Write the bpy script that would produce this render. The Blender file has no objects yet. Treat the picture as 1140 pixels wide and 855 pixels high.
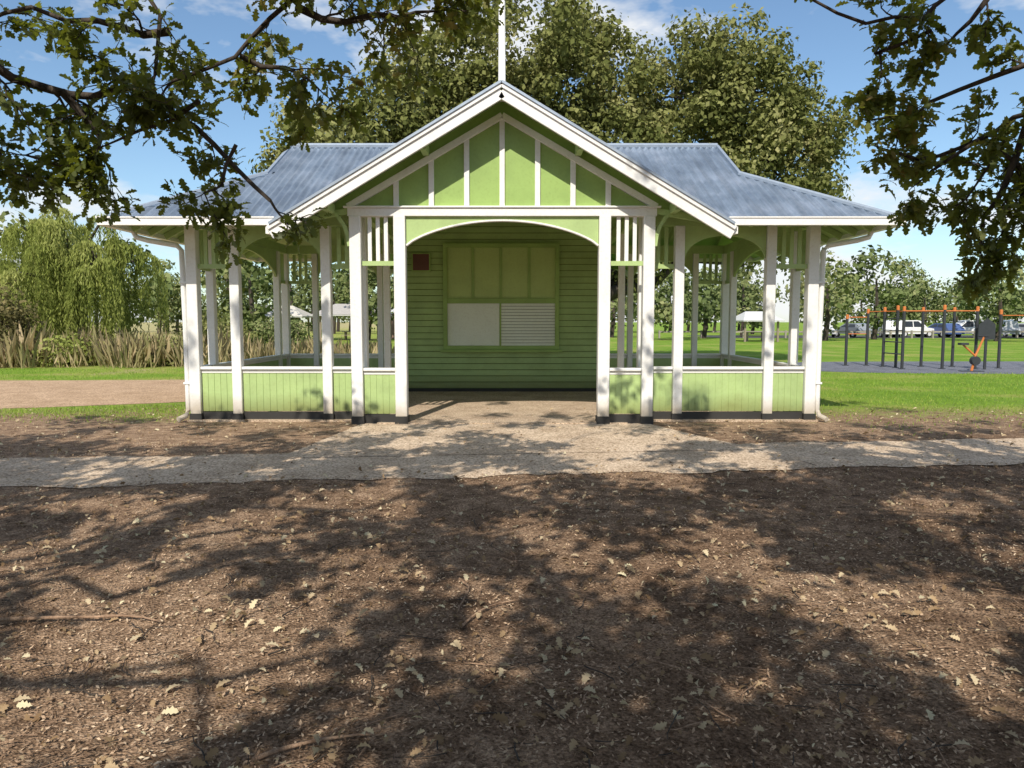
import bpy, math, random
import numpy as np
from mathutils import Vector
random.seed(7); rng=np.random.default_rng(7)
scene=bpy.context.scene
scene.view_settings.view_transform='Standard'
scene.view_settings.look='None'
scene.view_settings.exposure=0
SUN_EL=math.radians(44); SUN_AZ=math.radians(12)

# ---------------------------------------------------------------- materials
def nt_new(name):
    m=bpy.data.materials.new(name); m.use_nodes=True
    nt=m.node_tree; b=nt.nodes["Principled BSDF"]
    return m,nt,b
def ramp(nt,fac,stops):
    r=nt.nodes.new("ShaderNodeValToRGB")
    els=r.color_ramp.elements
    while len(els)<len(stops): els.new(0.5)
    for e,(p,c) in zip(els,stops):
        e.position=p; e.color=(c[0],c[1],c[2],1) if len(c)==3 else c
    nt.links.new(fac,r.inputs[0]); return r.outputs[0]
def geo(nt): return nt.nodes.new("ShaderNodeNewGeometry").outputs["Position"]
def noise(nt,vec,scale,detail=4,rough=.55,col=False):
    n=nt.nodes.new("ShaderNodeTexNoise"); n.inputs["Scale"].default_value=scale
    n.inputs["Detail"].default_value=detail; n.inputs["Roughness"].default_value=rough
    nt.links.new(vec,n.inputs["Vector"]); return n.outputs["Fac"]
def voro(nt,vec,scale):
    n=nt.nodes.new("ShaderNodeTexVoronoi"); n.inputs["Scale"].default_value=scale
    nt.links.new(vec,n.inputs["Vector"]); return n
def mixc(nt,fac,a,b,mode='MIX'):
    n=nt.nodes.new("ShaderNodeMix"); n.data_type='RGBA'; n.blend_type=mode
    for sock,val in ((n.inputs[0],fac),(n.inputs[6],a),(n.inputs[7],b)):
        if isinstance(val,bpy.types.NodeSocket): nt.links.new(val,sock)
        elif isinstance(val,(int,float)): sock.default_value=val
        else: sock.default_value=(val[0],val[1],val[2],1)
    return n.outputs[2]
def math_n(nt,op,a,b=None,c=None,clamp=False):
    n=nt.nodes.new("ShaderNodeMath"); n.operation=op; n.use_clamp=clamp
    for i,v in enumerate((a,b,c)):
        if v is None: continue
        if isinstance(v,bpy.types.NodeSocket): nt.links.new(v,n.inputs[i])
        else: n.inputs[i].default_value=v
    return n.outputs[0]
def bump(nt,b,h,strength,dist=.02):
    n=nt.nodes.new("ShaderNodeBump"); n.inputs["Strength"].default_value=strength
    n.inputs["Distance"].default_value=dist
    nt.links.new(h,n.inputs["Height"]); nt.links.new(n.outputs[0],b.inputs["Normal"])

def paint(name,c,rough=.5,var=.14,dirt=True):
    m,nt,b=nt_new(name); p=geo(nt)
    n1=noise(nt,p,2.3,4); n2=noise(nt,p,26,3)
    d=tuple(x*(1-var) for x in c); l=tuple(min(1,x*(1+var*.4)) for x in c)
    col=ramp(nt,n1,[(.3,d),(.62,l)])
    sp=ramp(nt,n2,[(.28,(.92,.91,.89)),(.5,(1,1,1))])
    col=mixc(nt,1.0,col,sp,'MULTIPLY')
    if dirt:
        s=nt.nodes.new("ShaderNodeSeparateXYZ"); nt.links.new(p,s.inputs[0])
        z=math_n(nt,'ADD',s.outputs[2],math_n(nt,'MULTIPLY',n1,-.35))
        f=ramp(nt,z,[(0.0,(.60,.53,.45)),(.25,(1,1,1))])
        col=mixc(nt,1.0,col,f,'MULTIPLY')
    nt.links.new(col,b.inputs["Base Color"]); b.inputs["Roughness"].default_value=rough
    return m
GREEN=paint("green_paint",(.40,.53,.215))
GREEN2=paint("green_paint_deep",(.30,.44,.12))
WHITE=paint("white_paint",(.84,.83,.80),.45,.06)
CREAM=paint("shutter_paint",(.80,.84,.76),.4,.04,False)
BLACK=paint("black_base",(.03,.028,.026),.7,.2,False)
MAROON=paint("maroon_sign",(.13,.045,.035),.4,.2,False)
def simple(name,c,rough=.5,metal=0.0,var=.1,scale=8):
    m,nt,b=nt_new(name); n=noise(nt,geo(nt),scale,3)
    col=ramp(nt,n,[(.3,tuple(x*(1-var) for x in c)),(.7,tuple(min(1,x*(1+var)) for x in c))])
    nt.links.new(col,b.inputs["Base Color"]); b.inputs["Roughness"].default_value=rough
    b.inputs["Metallic"].default_value=metal; return m
def roofmat():
    m,nt,b=nt_new("corrugated_iron"); p=geo(nt)
    n1=noise(nt,p,1.3,5,.7)
    mp=nt.nodes.new("ShaderNodeMapping"); mp.inputs["Scale"].default_value=(7,.6,.6); nt.links.new(p,mp.inputs[0])
    n2=noise(nt,mp.outputs[0],1.2,3,.6)
    col=ramp(nt,n1,[(.32,(.155,.20,.27)),(.5,(.235,.295,.375)),(.68,(.35,.41,.50))])
    col=mixc(nt,.8,col,ramp(nt,n2,[(.35,(.74,.73,.72)),(.62,(1.1,1.1,1.1))]),'MULTIPLY')
    nt.links.new(col,b.inputs["Base Color"]); b.inputs["Metallic"].default_value=.45
    b.inputs["Roughness"].default_value=.34
    return m
ROOF=roofmat()
GALV=simple("galvanised_flashing",(.33,.39,.47),.45,.4)

def leafmat(name,stops,trans=.35,tcol=(.25,.32,.04),gloss=False,noise_scale=.6,detail=1):
    m,nt,b=nt_new(name)
    a=nt.nodes.new("ShaderNodeAttribute"); a.attribute_name="tint"
    n=noise(nt,geo(nt),noise_scale,detail)
    f=math_n(nt,'ADD',math_n(nt,'MULTIPLY',a.outputs["Fac"],.65),math_n(nt,'MULTIPLY',math_n(nt,'SUBTRACT',n,.5),1.1))
    f=math_n(nt,'ADD',f,.17,clamp=True)
    col=ramp(nt,f,stops)
    out=nt.nodes["Material Output"]
    if gloss:
        nt.links.new(col,b.inputs["Base Color"]); b.inputs["Roughness"].default_value=.5; sh=b.outputs[0]
    else:
        nt.nodes.remove(b); d=nt.nodes.new("ShaderNodeBsdfDiffuse"); nt.links.new(col,d.inputs[0]); sh=d.outputs[0]
    if trans>0:
        t=nt.nodes.new("ShaderNodeBsdfTranslucent")
        nt.links.new(mixc(nt,.6,col,tcol),t.inputs["Color"])
        mx=nt.nodes.new("ShaderNodeMixShader"); mx.inputs[0].default_value=trans
        nt.links.new(sh,mx.inputs[1]); nt.links.new(t.outputs[0],mx.inputs[2]); sh=mx.outputs[0]
    nt.links.new(sh,out.inputs["Surface"])
    return m
OAKLEAF=leafmat("oak_leaf",[(0,(.045,.06,.012)),(.45,(.10,.13,.024)),(.8,(.17,.19,.035)),(1,(.28,.20,.06))],.4,(.36,.40,.03),True)
CANLEAF=leafmat("oak_canopy_leaf",[(0,(.04,.055,.012)),(1,(.15,.17,.03))],0)
BGLEAF=leafmat("evergreen_oak_leaf",[(0,(.055,.068,.02)),(.35,(.145,.16,.05)),(.7,(.26,.265,.10)),(1,(.40,.37,.18))],.2,(.30,.33,.09))
FARLEAF=leafmat("distant_leaf",[(0,(.06,.085,.035)),(.5,(.15,.185,.07)),(1,(.30,.29,.14))],0,(.25,.3,.08),False,.09)
WILLOWLEAF=leafmat("willow_leaf",[(0,(.10,.13,.03)),(.45,(.27,.31,.08)),(1,(.46,.47,.17))],.35,(.46,.5,.12),False,.5)
SHRUBLEAF=leafmat("shrub_leaf",[(0,(.07,.065,.03)),(.5,(.15,.135,.06)),(1,(.26,.21,.10))],.2,(.2,.2,.06))
REED=leafmat("reed",[(0,(.16,.19,.06)),(.3,(.34,.31,.15)),(.65,(.54,.43,.25)),(1,(.66,.54,.35))],.25,(.55,.45,.22),False,.9,3)
BLADE=leafmat("grass_blade",[(0,(.14,.24,.03)),(.5,(.26,.40,.055)),(1,(.46,.47,.14))],.3,(.36,.50,.07),False,.5)
LITTER=leafmat("dry_leaf",[(0,(.16,.095,.05)),(.4,(.40,.28,.165)),(.75,(.68,.57,.38)),(1,(.72,.66,.44))],.12,(.4,.3,.12),False,3)
CHIP=leafmat("mulch_chip",[(0,(.06,.038,.026)),(.4,(.25,.165,.11)),(.7,(.52,.37,.25)),(1,(.80,.64,.46))],0,(0,0,0),False,.9)
def barkmat(name,a,b_):
    m,nt,b=nt_new(name); p=geo(nt)
    mp=nt.nodes.new("ShaderNodeMapping"); mp.inputs["Scale"].default_value=(1,1,.25); nt.links.new(p,mp.inputs[0])
    n=noise(nt,mp.outputs[0],18,4,.7)
    nt.links.new(ramp(nt,n,[(.35,a),(.65,b_)]),b.inputs["Base Color"]); b.inputs["Roughness"].default_value=.9
    bump(nt,b,n,.8,.03); return m
BARK=barkmat("oak_bark",(.022,.017,.013),(.085,.065,.05))
BARKP=barkmat("dry_bark",(.17,.10,.06),(.44,.29,.19))

# ---------------------------------------------------------------- mesh helpers
class MB:
    def __init__(s): s.v=[]; s.f=[]; s.m=[]
    def poly(s,pts,mi=0):
        o=len(s.v); s.v+= [tuple(p) for p in pts]; s.f.append(tuple(range(o,o+len(pts)))); s.m.append(mi)
    def box(s,x0,x1,y0,y1,z0,z1,mi=0):
        o=len(s.v)
        s.v+=[(x0,y0,z0),(x1,y0,z0),(x1,y1,z0),(x0,y1,z0),(x0,y0,z1),(x1,y0,z1),(x1,y1,z1),(x0,y1,z1)]
        for f in ((0,3,2,1),(4,5,6,7),(0,1,5,4),(1,2,6,5),(2,3,7,6),(3,0,4,7)):
            s.f.append(tuple(o+i for i in f)); s.m.append(mi)
    def beam(s,p0,p1,w,h,mi=0,up=(0,0,1)):
        p0=Vector(p0);p1=Vector(p1);d=(p1-p0).normalized(); u=Vector(up)
        sd=d.cross(u).normalized(); u=sd.cross(d).normalized()
        o=len(s.v)
        for p in (p0,p1):
            for a,b in ((-1,-1),(1,-1),(1,1),(-1,1)): s.v.append(tuple(p+sd*(a*w/2)+u*(b*h/2)))
        for f in ((3,2,1,0),(4,5,6,7),(0,1,5,4),(1,2,6,5),(2,3,7,6),(3,0,4,7)):
            s.f.append(tuple(o+i for i in f)); s.m.append(mi)
    def tube(s,pts,rads,n=7,mi=0,cap=True):
        pts=[Vector(p) for p in pts]; o=len(s.v); ref=Vector((.31,.22,.93))
        for i,p in enumerate(pts):
            d=(pts[min(i+1,len(pts)-1)]-pts[max(i-1,0)])
            d=d.normalized() if d.length>1e-6 else Vector((0,0,1))
            a=d.cross(ref)
            if a.length<.05: a=d.cross(Vector((1,0,0)))
            a.normalize(); b=d.cross(a)
            for k in range(n):
                t=2*math.pi*k/n; s.v.append(tuple(p+(a*math.cos(t)+b*math.sin(t))*rads[i]))
        for i in range(len(pts)-1):
            for k in range(n):
                k2=(k+1)%n; s.f.append((o+i*n+k,o+i*n+k2,o+(i+1)*n+k2,o+(i+1)*n+k)); s.m.append(mi)
        if cap:
            s.f.append(tuple(o+k for k in range(n))); s.m.append(mi)
            s.f.append(tuple(o+(len(pts)-1)*n+k for k in reversed(range(n)))); s.m.append(mi)
    def obj(s,name,mats,parent=None,bevel=0,smooth=False):
        me=bpy.data.meshes.new(name); me.from_pydata(s.v,[],s.f)
        for m in mats: me.materials.append(m)
        me.polygons.foreach_set("material_index",s.m)
        if smooth: me.polygons.foreach_set("use_smooth",[True]*len(s.f))
        me.update(); ob=bpy.data.objects.new(name,me); scene.collection.objects.link(ob)
        if parent: ob.parent=parent
        if bevel:
            md=ob.modifiers.new("bevel",'BEVEL'); md.width=bevel; md.segments=1; md.limit_method='ANGLE'
        return ob
def empty(name,loc=(0,0,0),rot=0):
    e=bpy.data.objects.new(name,None); e.location=loc; e.rotation_euler=(0,0,rot); scene.collection.objects.link(e); return e

def unit(a): return a/np.maximum(np.linalg.norm(a,axis=1,keepdims=True),1e-6)
def scatter(name,P,D,Nn,S,shape,mat,parent=None,fold=0.0,tint=None,curl=0.0):
    n=len(P); k=len(shape); sh=np.array(shape,float)
    D=unit(D); side=unit(np.cross(Nn,D)); N2=np.cross(D,side)
    S=np.asarray(S,float)[:,None,None]
    V=P[:,None,:]+S*(sh[None,:,0:1]*D[:,None,:]+sh[None,:,1:2]*side[:,None,:]+(fold*np.abs(sh[None,:,1:2])-curl*(sh[None,:,0:1]-.4)**2)*N2[:,None,:])
    V=V.reshape(-1,3)
    me=bpy.data.meshes.new(name); me.vertices.add(n*k); me.loops.add(n*k); me.polygons.add(n)
    me.vertices.foreach_set("co",V.astype(np.float32).ravel())
    me.loops.foreach_set("vertex_index",np.arange(n*k,dtype=np.int32))
    me.polygons.foreach_set("loop_start",np.arange(0,n*k,k,dtype=np.int32))
    me.update(calc_edges=True)
    me.materials.append(mat)
    at=me.attributes.new("tint",'FLOAT','FACE')
    if tint is None: tint=rng.random(n)
    at.data.foreach_set("value",tint.astype(np.float32))
    ob=bpy.data.objects.new(name,me); scene.collection.objects.link(ob)
    if parent: ob.parent=parent
    return ob
half=[(0,0),(.12,.05),(.22,.17),(.30,.09),(.42,.26),(.53,.13),(.68,.30),(.77,.16),(.9,.17),(1,0)]
OAK=half+[(a,-b) for a,b in reversed(half[1:-1])]
HEX=[(0,0),(.3,.24),(.7,.28),(1,0),(.7,-.28),(.3,-.24)]
RH=[(0,0),(.5,.34),(1,0),(.5,-.34)]
def rdir(n): return unit(rng.normal(size=(n,3)))

# ---------------------------------------------------------------- ground
def ground_mat():
    m,nt,b=nt_new("ground_soil_and_grass"); p=geo(nt)
    s=nt.nodes.new("ShaderNodeSeparateXYZ"); nt.links.new(p,s.inputs[0])
    big=noise(nt,p,.7,4,.6); mid=noise(nt,p,6,4,.65); fine=noise(nt,p,60,3,.75)
    vo=voro(nt,p,75)
    soil=ramp(nt,mid,[(.3,(.29,.19,.125)),(.5,(.52,.355,.235)),(.7,(.80,.57,.39))])
    bx=math_n(nt,'ADD',big,math_n(nt,'MULTIPLY',s.outputs[0],-.022))
    bx=math_n(nt,'ADD',bx,math_n(nt,'MULTIPLY',math_n(nt,'SUBTRACT',s.outputs[1],9.0),.10,clamp=True))
    tan=ramp(nt,bx,[(.38,(.60,.57,.55)),(.62,(1.0,1.0,1.0))])
    soil=mixc(nt,1,soil,tan,'MULTIPLY')
    chips=ramp(nt,vo.outputs["Color"],[(.15,(.38,.36,.34)),(.5,(.8,.8,.8)),(.8,(1,1,1))])
    soil=mixc(nt,.85,soil,chips,'MULTIPLY')
    soil=mixc(nt,1,soil,ramp(nt,fine,[(.35,(.48,.45,.43)),(.6,(1,1,1))]),'MULTIPLY')
    g1=noise(nt,p,.35,4,.65); g2=noise(nt,p,14,4,.7)
    g1=math_n(nt,'ADD',g1,math_n(nt,'MULTIPLY',s.outputs[0],-.0065,clamp=True))
    gr=ramp(nt,g1,[(.3,(.16,.29,.035)),(.5,(.24,.38,.05)),(.66,(.42,.43,.12)),(.78,(.50,.43,.22))])
    gr=mixc(nt,1,gr,ramp(nt,g2,[(.3,(.5,.55,.45)),(.65,(1,1,1))]),'MULTIPLY')
    e=math_n(nt,'ADD',s.outputs[1],math_n(nt,'MULTIPLY',math_n(nt,'SUBTRACT',mid,.5),6.0))
    e=math_n(nt,'ADD',e,math_n(nt,'MULTIPLY',math_n(nt,'SUBTRACT',big,.5),5.0))
    e=math_n(nt,'SUBTRACT',e,12.2); e=math_n(nt,'MULTIPLY',e,.5,clamp=True)
    col=mixc(nt,e,soil,gr)
    nt.links.new(col,b.inputs["Base Color"]); b.inputs["Roughness"].default_value=1; b.inputs["Specular IOR Level"].default_value=.1
    h=math_n(nt,'ADD',math_n(nt,'MULTIPLY',fine,.5),math_n(nt,'ADD',mid,math_n(nt,'MULTIPLY',vo.outputs["Distance"],.5)))
    bump(nt,b,h,.8,.035)
    return m
def sheet(name,pts,z,mat):
    mb=MB(); mb.poly([(x,y,z) for x,y in pts]); return mb.obj(name,[mat])
xs=np.concatenate([[-1500,-300,-60],np.linspace(-14,14,113),[60,300,1500]])
ys=np.concatenate([[-1500,-100,-20],np.linspace(-2,13,61),[20,60,300,1500]])
mb=MB()
def gz(x,y):
    if abs(x)>13.5 or y<-1.5 or y>12: return 0
    w=1.0
    d=y-(7.63+.118*x); 
    if d>-.6: w=max(0,min(1,(-d)/.6))
    return w*(.022*math.sin(x*1.7+y*.9)+.018*math.sin(x*.6-y*2.3+1)+.010*math.sin(x*4.1+y*3.3))-.02*w
for y in ys:
    for x in xs: mb.v.append((x,y,gz(x,y)))
nx=len(xs)
for j in range(len(ys)-1):
    for i in range(nx-1):
        a=j*nx+i; mb.f.append((a,a+1,a+nx+1,a+nx)); mb.m.append(0)
mb.obj("ground",[ground_mat()],smooth=True)
def concmat(name,a,b_,sc=70):
    m,nt,b=nt_new(name); p=geo(nt); vo=voro(nt,p,sc); n=noise(nt,p,1.6,5,.7); f=noise(nt,p,40,2)
    col=ramp(nt,n,[(.32,a),(.62,b_)])
    col=mixc(nt,.9,col,ramp(nt,vo.outputs["Color"],[(.1,(.42,.38,.35)),(.5,(.9,.9,.9)),(.9,(1,1,1))]),'MULTIPLY')
    col=mixc(nt,.85,col,ramp(nt,f,[(.32,(.5,.47,.44)),(.58,(1,1,1))]),'MULTIPLY')
    nt.links.new(col,b.inputs["Base Color"]); b.inputs["Roughness"].default_value=.95; b.inputs["Specular IOR Level"].default_value=.2
    bump(nt,b,vo.outputs["Distance"],.5,.008); return m
PATH=concmat("exposed_aggregate",(.54,.41,.29),(.80,.64,.48),48)
GRAVEL=concmat("tan_gravel",(.50,.34,.21),(.68,.48,.32),40)
def path_edge(x,near): return (7.63+.118*x) if near else (9.28+.12*x)
r2=random.Random(3)
def jit(x,a): return a*(math.sin(x*2.1)+.6*math.sin(x*5.3+1)+1.1*r2.uniform(-1,1))
near=[(x,path_edge(x,True)+jit(x,.05)) for x in np.arange(-30,30.1,.13)]
far=[(x,path_edge(x,False)+jit(x,.04)) for x in np.arange(30,-30.1,-.13)]
sheet("footpath",near+far,.006,PATH)
sheet("pavilion_forecourt",[(-2.75,8.6),(3.1,9.2),(2.6,10.3),(2.15,11.5),(2.15,12.2),(-2.3,12.2),(-2.35,11.5),(-2.5,10.3)],.011,PATH)
sheet("gravel_path",[(-60,12.4),(-20,12.9),(-12,13.2),(-9,13.7),(-6.8,14.6),(-4.6,16.0),(-2,18.2),(-1,20),(-5,20.6),(-12,20.2),(-20,20.0),(-60,20)],.005,GRAVEL)
RUB=concmat("rubber_surface",(.16,.175,.21),(.25,.265,.32),60)
mbp=MB(); pts=[]
for a in range(40):
    t=2*math.pi*a/40; pts.append((19+10*math.copysign(abs(math.cos(t))**.6,math.cos(t)),26.2+3.6*math.copysign(abs(math.sin(t))**.7,math.sin(t)),.006))
mbp.poly(pts); mbp.obj("playground_surface",[RUB])
sheet("car_park",[(20,72),(75,72),(75,86),(20,86)],.006,simple("asphalt",(.06,.06,.062),.9))

# ---------------------------------------------------------------- pavilion
pav=empty("park_pavilion",(-.15,0,0))
F,W,R,HW=11.6,11.95,16.8,4.92
EY0,EY1,EX,EZ,SL=11.15,17.65,5.8,3.13,.54
MID=(EY0+EY1)/2; RZ=EZ+SL*(MID-EY0); GZ=5.0; GS=.593; GX=3.37; GXE=4.02
def mainz(y): return EZ+SL*min(y-EY0,EY1-y)
mb=MB(); mb.box(-5.05,5.05,W-.12,R+.1,.0,.03); mb.box(-1.95,1.95,F-.1,W-.125,0,.028)
mb.obj("floor_slab",[concmat("slab_concrete",(.52,.39,.28),(.72,.57,.42),60)],pav)
def wave(t): return .016*math.sin(t*2*math.pi/.115)
for under in (0,1):
    mb=MB(); off=-.06 if under else .0; st=.25 if under else .0192
    def strip(cols):
        for (a,b) in zip(cols[:-1],cols[1:]):
            if a is None or b is None: continue
            mb.poly([a[0],b[0],b[1],a[1]] if not under else [a[0],a[1],b[1],b[0]])
    for sgn in (1,-1):
        cols=[]
        for x in np.arange(-EX,EX+.001,st):
            ax=abs(x)
            y0=EY0
            gzv=GZ-GS*ax
            if ax<GX and gzv>EZ: y0=EY0+(gzv-EZ)/SL
            y1=MID if ax<=GXE else EY0+(EX-ax)
            if y1<=y0: cols.append(None); continue
            w=0 if under else wave(x)
            Y=lambda y: y if sgn==1 else 2*MID-y
            cols.append(((x,Y(y0),mainz(y0)+w+off),(x,Y(y1),mainz(y1)+w+off)))
        strip(cols)
    for sx in (1,-1):
        cols=[]
        for y in np.arange(EY0,EY1+.001,st):
            d=min(y-EY0,EY1-y); x1=EX-min(d,EX-GXE+.12)
            w=0 if under else wave(y)
            cols.append(((sx*EX,y,EZ+w+off),(sx*x1,y,EZ+SL*(EX-x1)+w+off)))
        strip(cols)
        cols=[]
        for y in np.arange(11.05,20.6,st):
            mz=mainz(y) if EY0<y<EY1 else -9
            dx=min(GX,(GZ-mz)/GS+.03)
            w=0 if under else wave(y)
            cols.append(((0,y,GZ+w+off),(sx*dx,y,GZ-GS*dx+w+off)))
        strip(cols)
        xg=GXE-.14
        zk=EZ+SL*(EX-xg)
        if under:
            dk=(zk-EZ)/SL
            mb.poly([(sx*xg,EY0+dk,zk-.05),(sx*xg,EY1-dk,zk-.05),(sx*xg,MID,RZ-.05)])
    mb.obj("roof_lining" if under else "corrugated_roof",[GREEN if under else ROOF],pav)
mb=MB()
mb.tube([(-GXE,MID,RZ+.01),(GXE,MID,RZ+.01)],[.06,.06],8)
mb.tube([(0,11.03,GZ+.0),(0,20.6,GZ+.0)],[.055,.055],8)
for sx in (1,-1):
    dk=EX-GXE
    for (ya,yb) in ((EY0,EY0+dk),(EY1,EY1-dk)):
        mb.tube([(sx*EX,ya,EZ+.01),(sx*GXE,yb,EZ+SL*dk+.01)],[.05,.05],8)
        mb.beam((sx*GXE,yb,EZ+SL*dk),(sx*GXE,MID,RZ+.0),.05,.08)
    mb.beam((0,11.03,GZ+.03),(sx*(GX+.02),11.03,GZ-GS*GX+.02),.12,.035)
mb.obj("ridge_caps",[GALV],pav)
mb=MB(); bs=MB()
def post(x,y,w,top):
    mb.box(x-w/2,x+w/2,y-w/2,y+w/2,.12,top); h=w/2+.012
    bs.box(x-h,x+h,y-h,y+h,0,.125)
for sx in (1,-1):
    post(sx*2.25,F,.175,3.2); post(sx*1.57,F,.18,3.2)
    post(sx*2.25,W+.1,.15,3.3); post(sx*2.25,MID,.12,3.3)
    for x in (2.8,4.25): post(sx*x,W,.15,3.1)
    post(sx*HW,W,.17,3.1)
    for y in (12.65,16.2): post(sx*HW,y,.13,3.1)
    post(sx*HW,R,.15,3.1)
    for x in (2.8,4.25): post(sx*x,R,.12,3.1)
mb.obj("posts",[WHITE],pav,.008); 
wl=MB(); cap=MB()
def lowwall(x0,y0,x1,y1,z1=.83):
    L=math.hypot(x1-x0,y1-y0); n=max(1,round(L/.105)); dx,dy=(x1-x0)/L,(y1-y0)/L
    for i in range(n):
        a=L*i/n+.004; b=L*(i+1)/n-.004
        wl.beam((x0+dx*a,y0+dy*a,(.16+z1)/2),(x0+dx*b,y0+dy*b,(.16+z1)/2),.028,z1-.16)
    wl.beam((x0,y0,.5),(x1,y1,.5),.012,.66)
    bs.beam((x0,y0,.08),(x1,y1,.08),.04,.14)
    cap.beam((x0,y0,z1+.025),(x1,y1,z1+.025),.13,.045)
    cap.beam((x0,y0,z1-.03),(x1,y1,z1-.03),.05,.055)
for sx in (1,-1):
    lowwall(sx*1.665,F,sx*2.157,F)
    lowwall(sx*2.25,F+.095,sx*2.25,W+.02)
    lowwall(sx*2.33,W,sx*2.72,W); lowwall(sx*2.88,W,sx*4.17,W); lowwall(sx*4.33,W,sx*4.83,W)
    lowwall(sx*HW,W+.09,sx*HW,12.58); lowwall(sx*HW,12.72,sx*HW,16.13); lowwall(sx*HW,16.27,sx*HW,R-.08)
    lowwall(sx*4.84,R,sx*4.315,R); lowwall(sx*4.185,R,sx*2.865,R); lowwall(sx*2.735,R,sx*2.26,R)
wl.obj("low_board_walls",[GREEN],pav); cap.obj("cap_rails",[WHITE],pav,.006); bs.obj("post_bases",[BLACK],pav)
sl=MB(); wt=MB()
def along(p0,p1,t): return (p0[0]+(p1[0]-p0[0])*t,p0[1]+(p1[1]-p0[1])*t)
def slats(p0,p1,z0,z1,n,m):
    for i in range(n):
        x,y=along(p0,p1,(i+1)/(n+1)); m.box(x-.03,x+.03,y-.018,y+.018,z0,z1)
    sl.beam((p0[0],p0[1],z0-.03),(p1[0],p1[1],z0-.03),.05,.07)
def arch(p0,p1,zs,zc,zt,th,m,bead=None,n=20,pw=2.0,ex=.8):
    L=math.hypot(p1[0]-p0[0],p1[1]-p0[1]); nx_,ny_=-(p1[1]-p0[1])/L,(p1[0]-p0[0])/L
    pr=[]
    for i in range(n+1):
        t=i/n; x,y=along(p0,p1,t); c=2*t-1; z=zs+(zc-zs)*max(0,1-abs(c)**pw)**ex; pr.append((x,y,z))
    for a,b in zip(pr[:-1],pr[1:]):
        for s in (-1,1):
            o=(nx_*th/2*s,ny_*th/2*s)
            q=[(a[0]+o[0],a[1]+o[1],a[2]),(b[0]+o[0],b[1]+o[1],b[2]),(b[0]+o[0],b[1]+o[1],zt),(a[0]+o[0],a[1]+o[1],zt)]
            m.poly(q if s<0 else q[::-1])
        o=(nx_*th/2,ny_*th/2)
        m.poly([(a[0]-o[0],a[1]-o[1],a[2]),(a[0]+o[0],a[1]+o[1],a[2]),(b[0]+o[0],b[1]+o[1],b[2]),(b[0]-o[0],b[1]-o[1],b[2])])
        if bead: bead.beam((a[0],a[1],a[2]),(b[0],b[1],b[2]),th+.03,.03)
arch((-1.475,F),(1.475,F),2.76,3.14,3.2,.05,sl,wt,32)
for sx in (1,-1):
    slats((sx*1.66,F),(sx*2.16,F),2.52,3.2,3,wt)
    slats((sx*4.33,W),(sx*4.83,W),2.5,3.08,3,sl)
    slats((sx*2.34,W),(sx*2.72,W),2.5,3.08,2,sl)
    slats((sx*HW,12.03),(sx*HW,12.58),2.5,3.08,3,sl)
    slats((sx*HW,16.27),(sx*HW,16.72),2.5,3.08,3,sl)
    slats((sx*4.32,R),(sx*4.84,R),2.5,3.08,3,sl)
    arch((sx*2.88,W),(sx*4.17,W),2.6,2.95,3.1,.045,sl,None,20,2.2,.6)
    arch((sx*2.87,R),(sx*4.18,R),2.6,2.95,3.1,.045,sl,None,20,2.2,.6)
    arch((sx*HW,12.72),(sx*HW,16.13),2.55,2.97,3.1,.045,sl,None,26)
    sl.beam((sx*2.33,W,3.19),(sx*5.0,W,3.19),.12,.18); sl.beam((sx*2.33,R,3.19),(sx*5.0,R,3.19),.12,.18)
    sl.beam((sx*HW,W+.07,3.19),(sx*HW,R-.07,3.19),.12,.178)
    sl.beam((sx*2.25,F+.1,3.36),(sx*2.25,R,3.36),.12,.2)
    for x in np.arange(2.6,5.5,.55):
        y1=MID-.1 if x<GXE else EY0+(EX-x)-.05
        for q in (0,1):
            Y=(lambda y:y) if q==0 else (lambda y:2*MID-y)
            y0=EY0+.05 if x>GX else EY0+.05+max(0,(GZ-GS*x-EZ)/SL)
            sl.beam((sx*x,Y(y0),mainz(y0)-.12),(sx*x,Y(y1),mainz(y1)-.12),.045,.1)
    for y in np.arange(EY0+.6,EY1-.4,.55):
        d=min(y-EY0,EY1-y,EX-GXE)
        sl.beam((sx*(EX-.05),y,EZ-.1),(sx*(EX-d+.05),y,EZ+SL*(d-.05)-.12),.045,.1)
    for dx in (1.15,2.6):
        sl.beam((sx*dx,11.12,GZ-GS*dx-.15),(sx*dx,F+.05,GZ-GS*dx-.15),.09,.14)
    br=[(sx*(2.34+.55*(1-math.cos(t))),F-.02,2.75+.62*math.sin(t)) for t in np.linspace(0,math.pi/2,7)]
    for a,b in zip(br[:-1],br[1:]): sl.beam(a,b,.06,.09,0,(0,1,0))
    sl.beam((sx*2.3,F-.02,3.29),(sx*(GX-.1),F-.02,3.12),.06,.09)
sl.obj("arches_and_friezes",[GREEN],pav)
pd=MB(); zb=3.3
def tri(y,th,m,z0,za):
    hw=(za-z0)/GS
    a=[(-hw,y,z0),(hw,y,z0),(0,y,za)]; b=[(p[0],y+th,p[2]) for p in a]
    m.poly(a); m.poly(b[::-1]); 
    for i in range(3):
        j=(i+1)%3; m.poly([a[i],b[i],b[j],a[j]])
tri(F+.0,.04,pd,zb-.0,GZ-.08)
tri(20.2,.04,pd,3.0,GZ-.08)
pd.obj("gable_panel",[GREEN2],pav)
wt.box(-2.36,2.36,F-.075,F+.075,3.2,3.32)
wt.box(-2.42,2.42,F-.1,F+.09,3.323,3.352)
for x in (0,.54,1.08,1.62):
    for s in ((1,-1) if x else (1,)):
        top=4.70-.57*x
        wt.box(s*x-.04,s*x+.04,F-.045,F+.01,3.353,top-.02)
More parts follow.
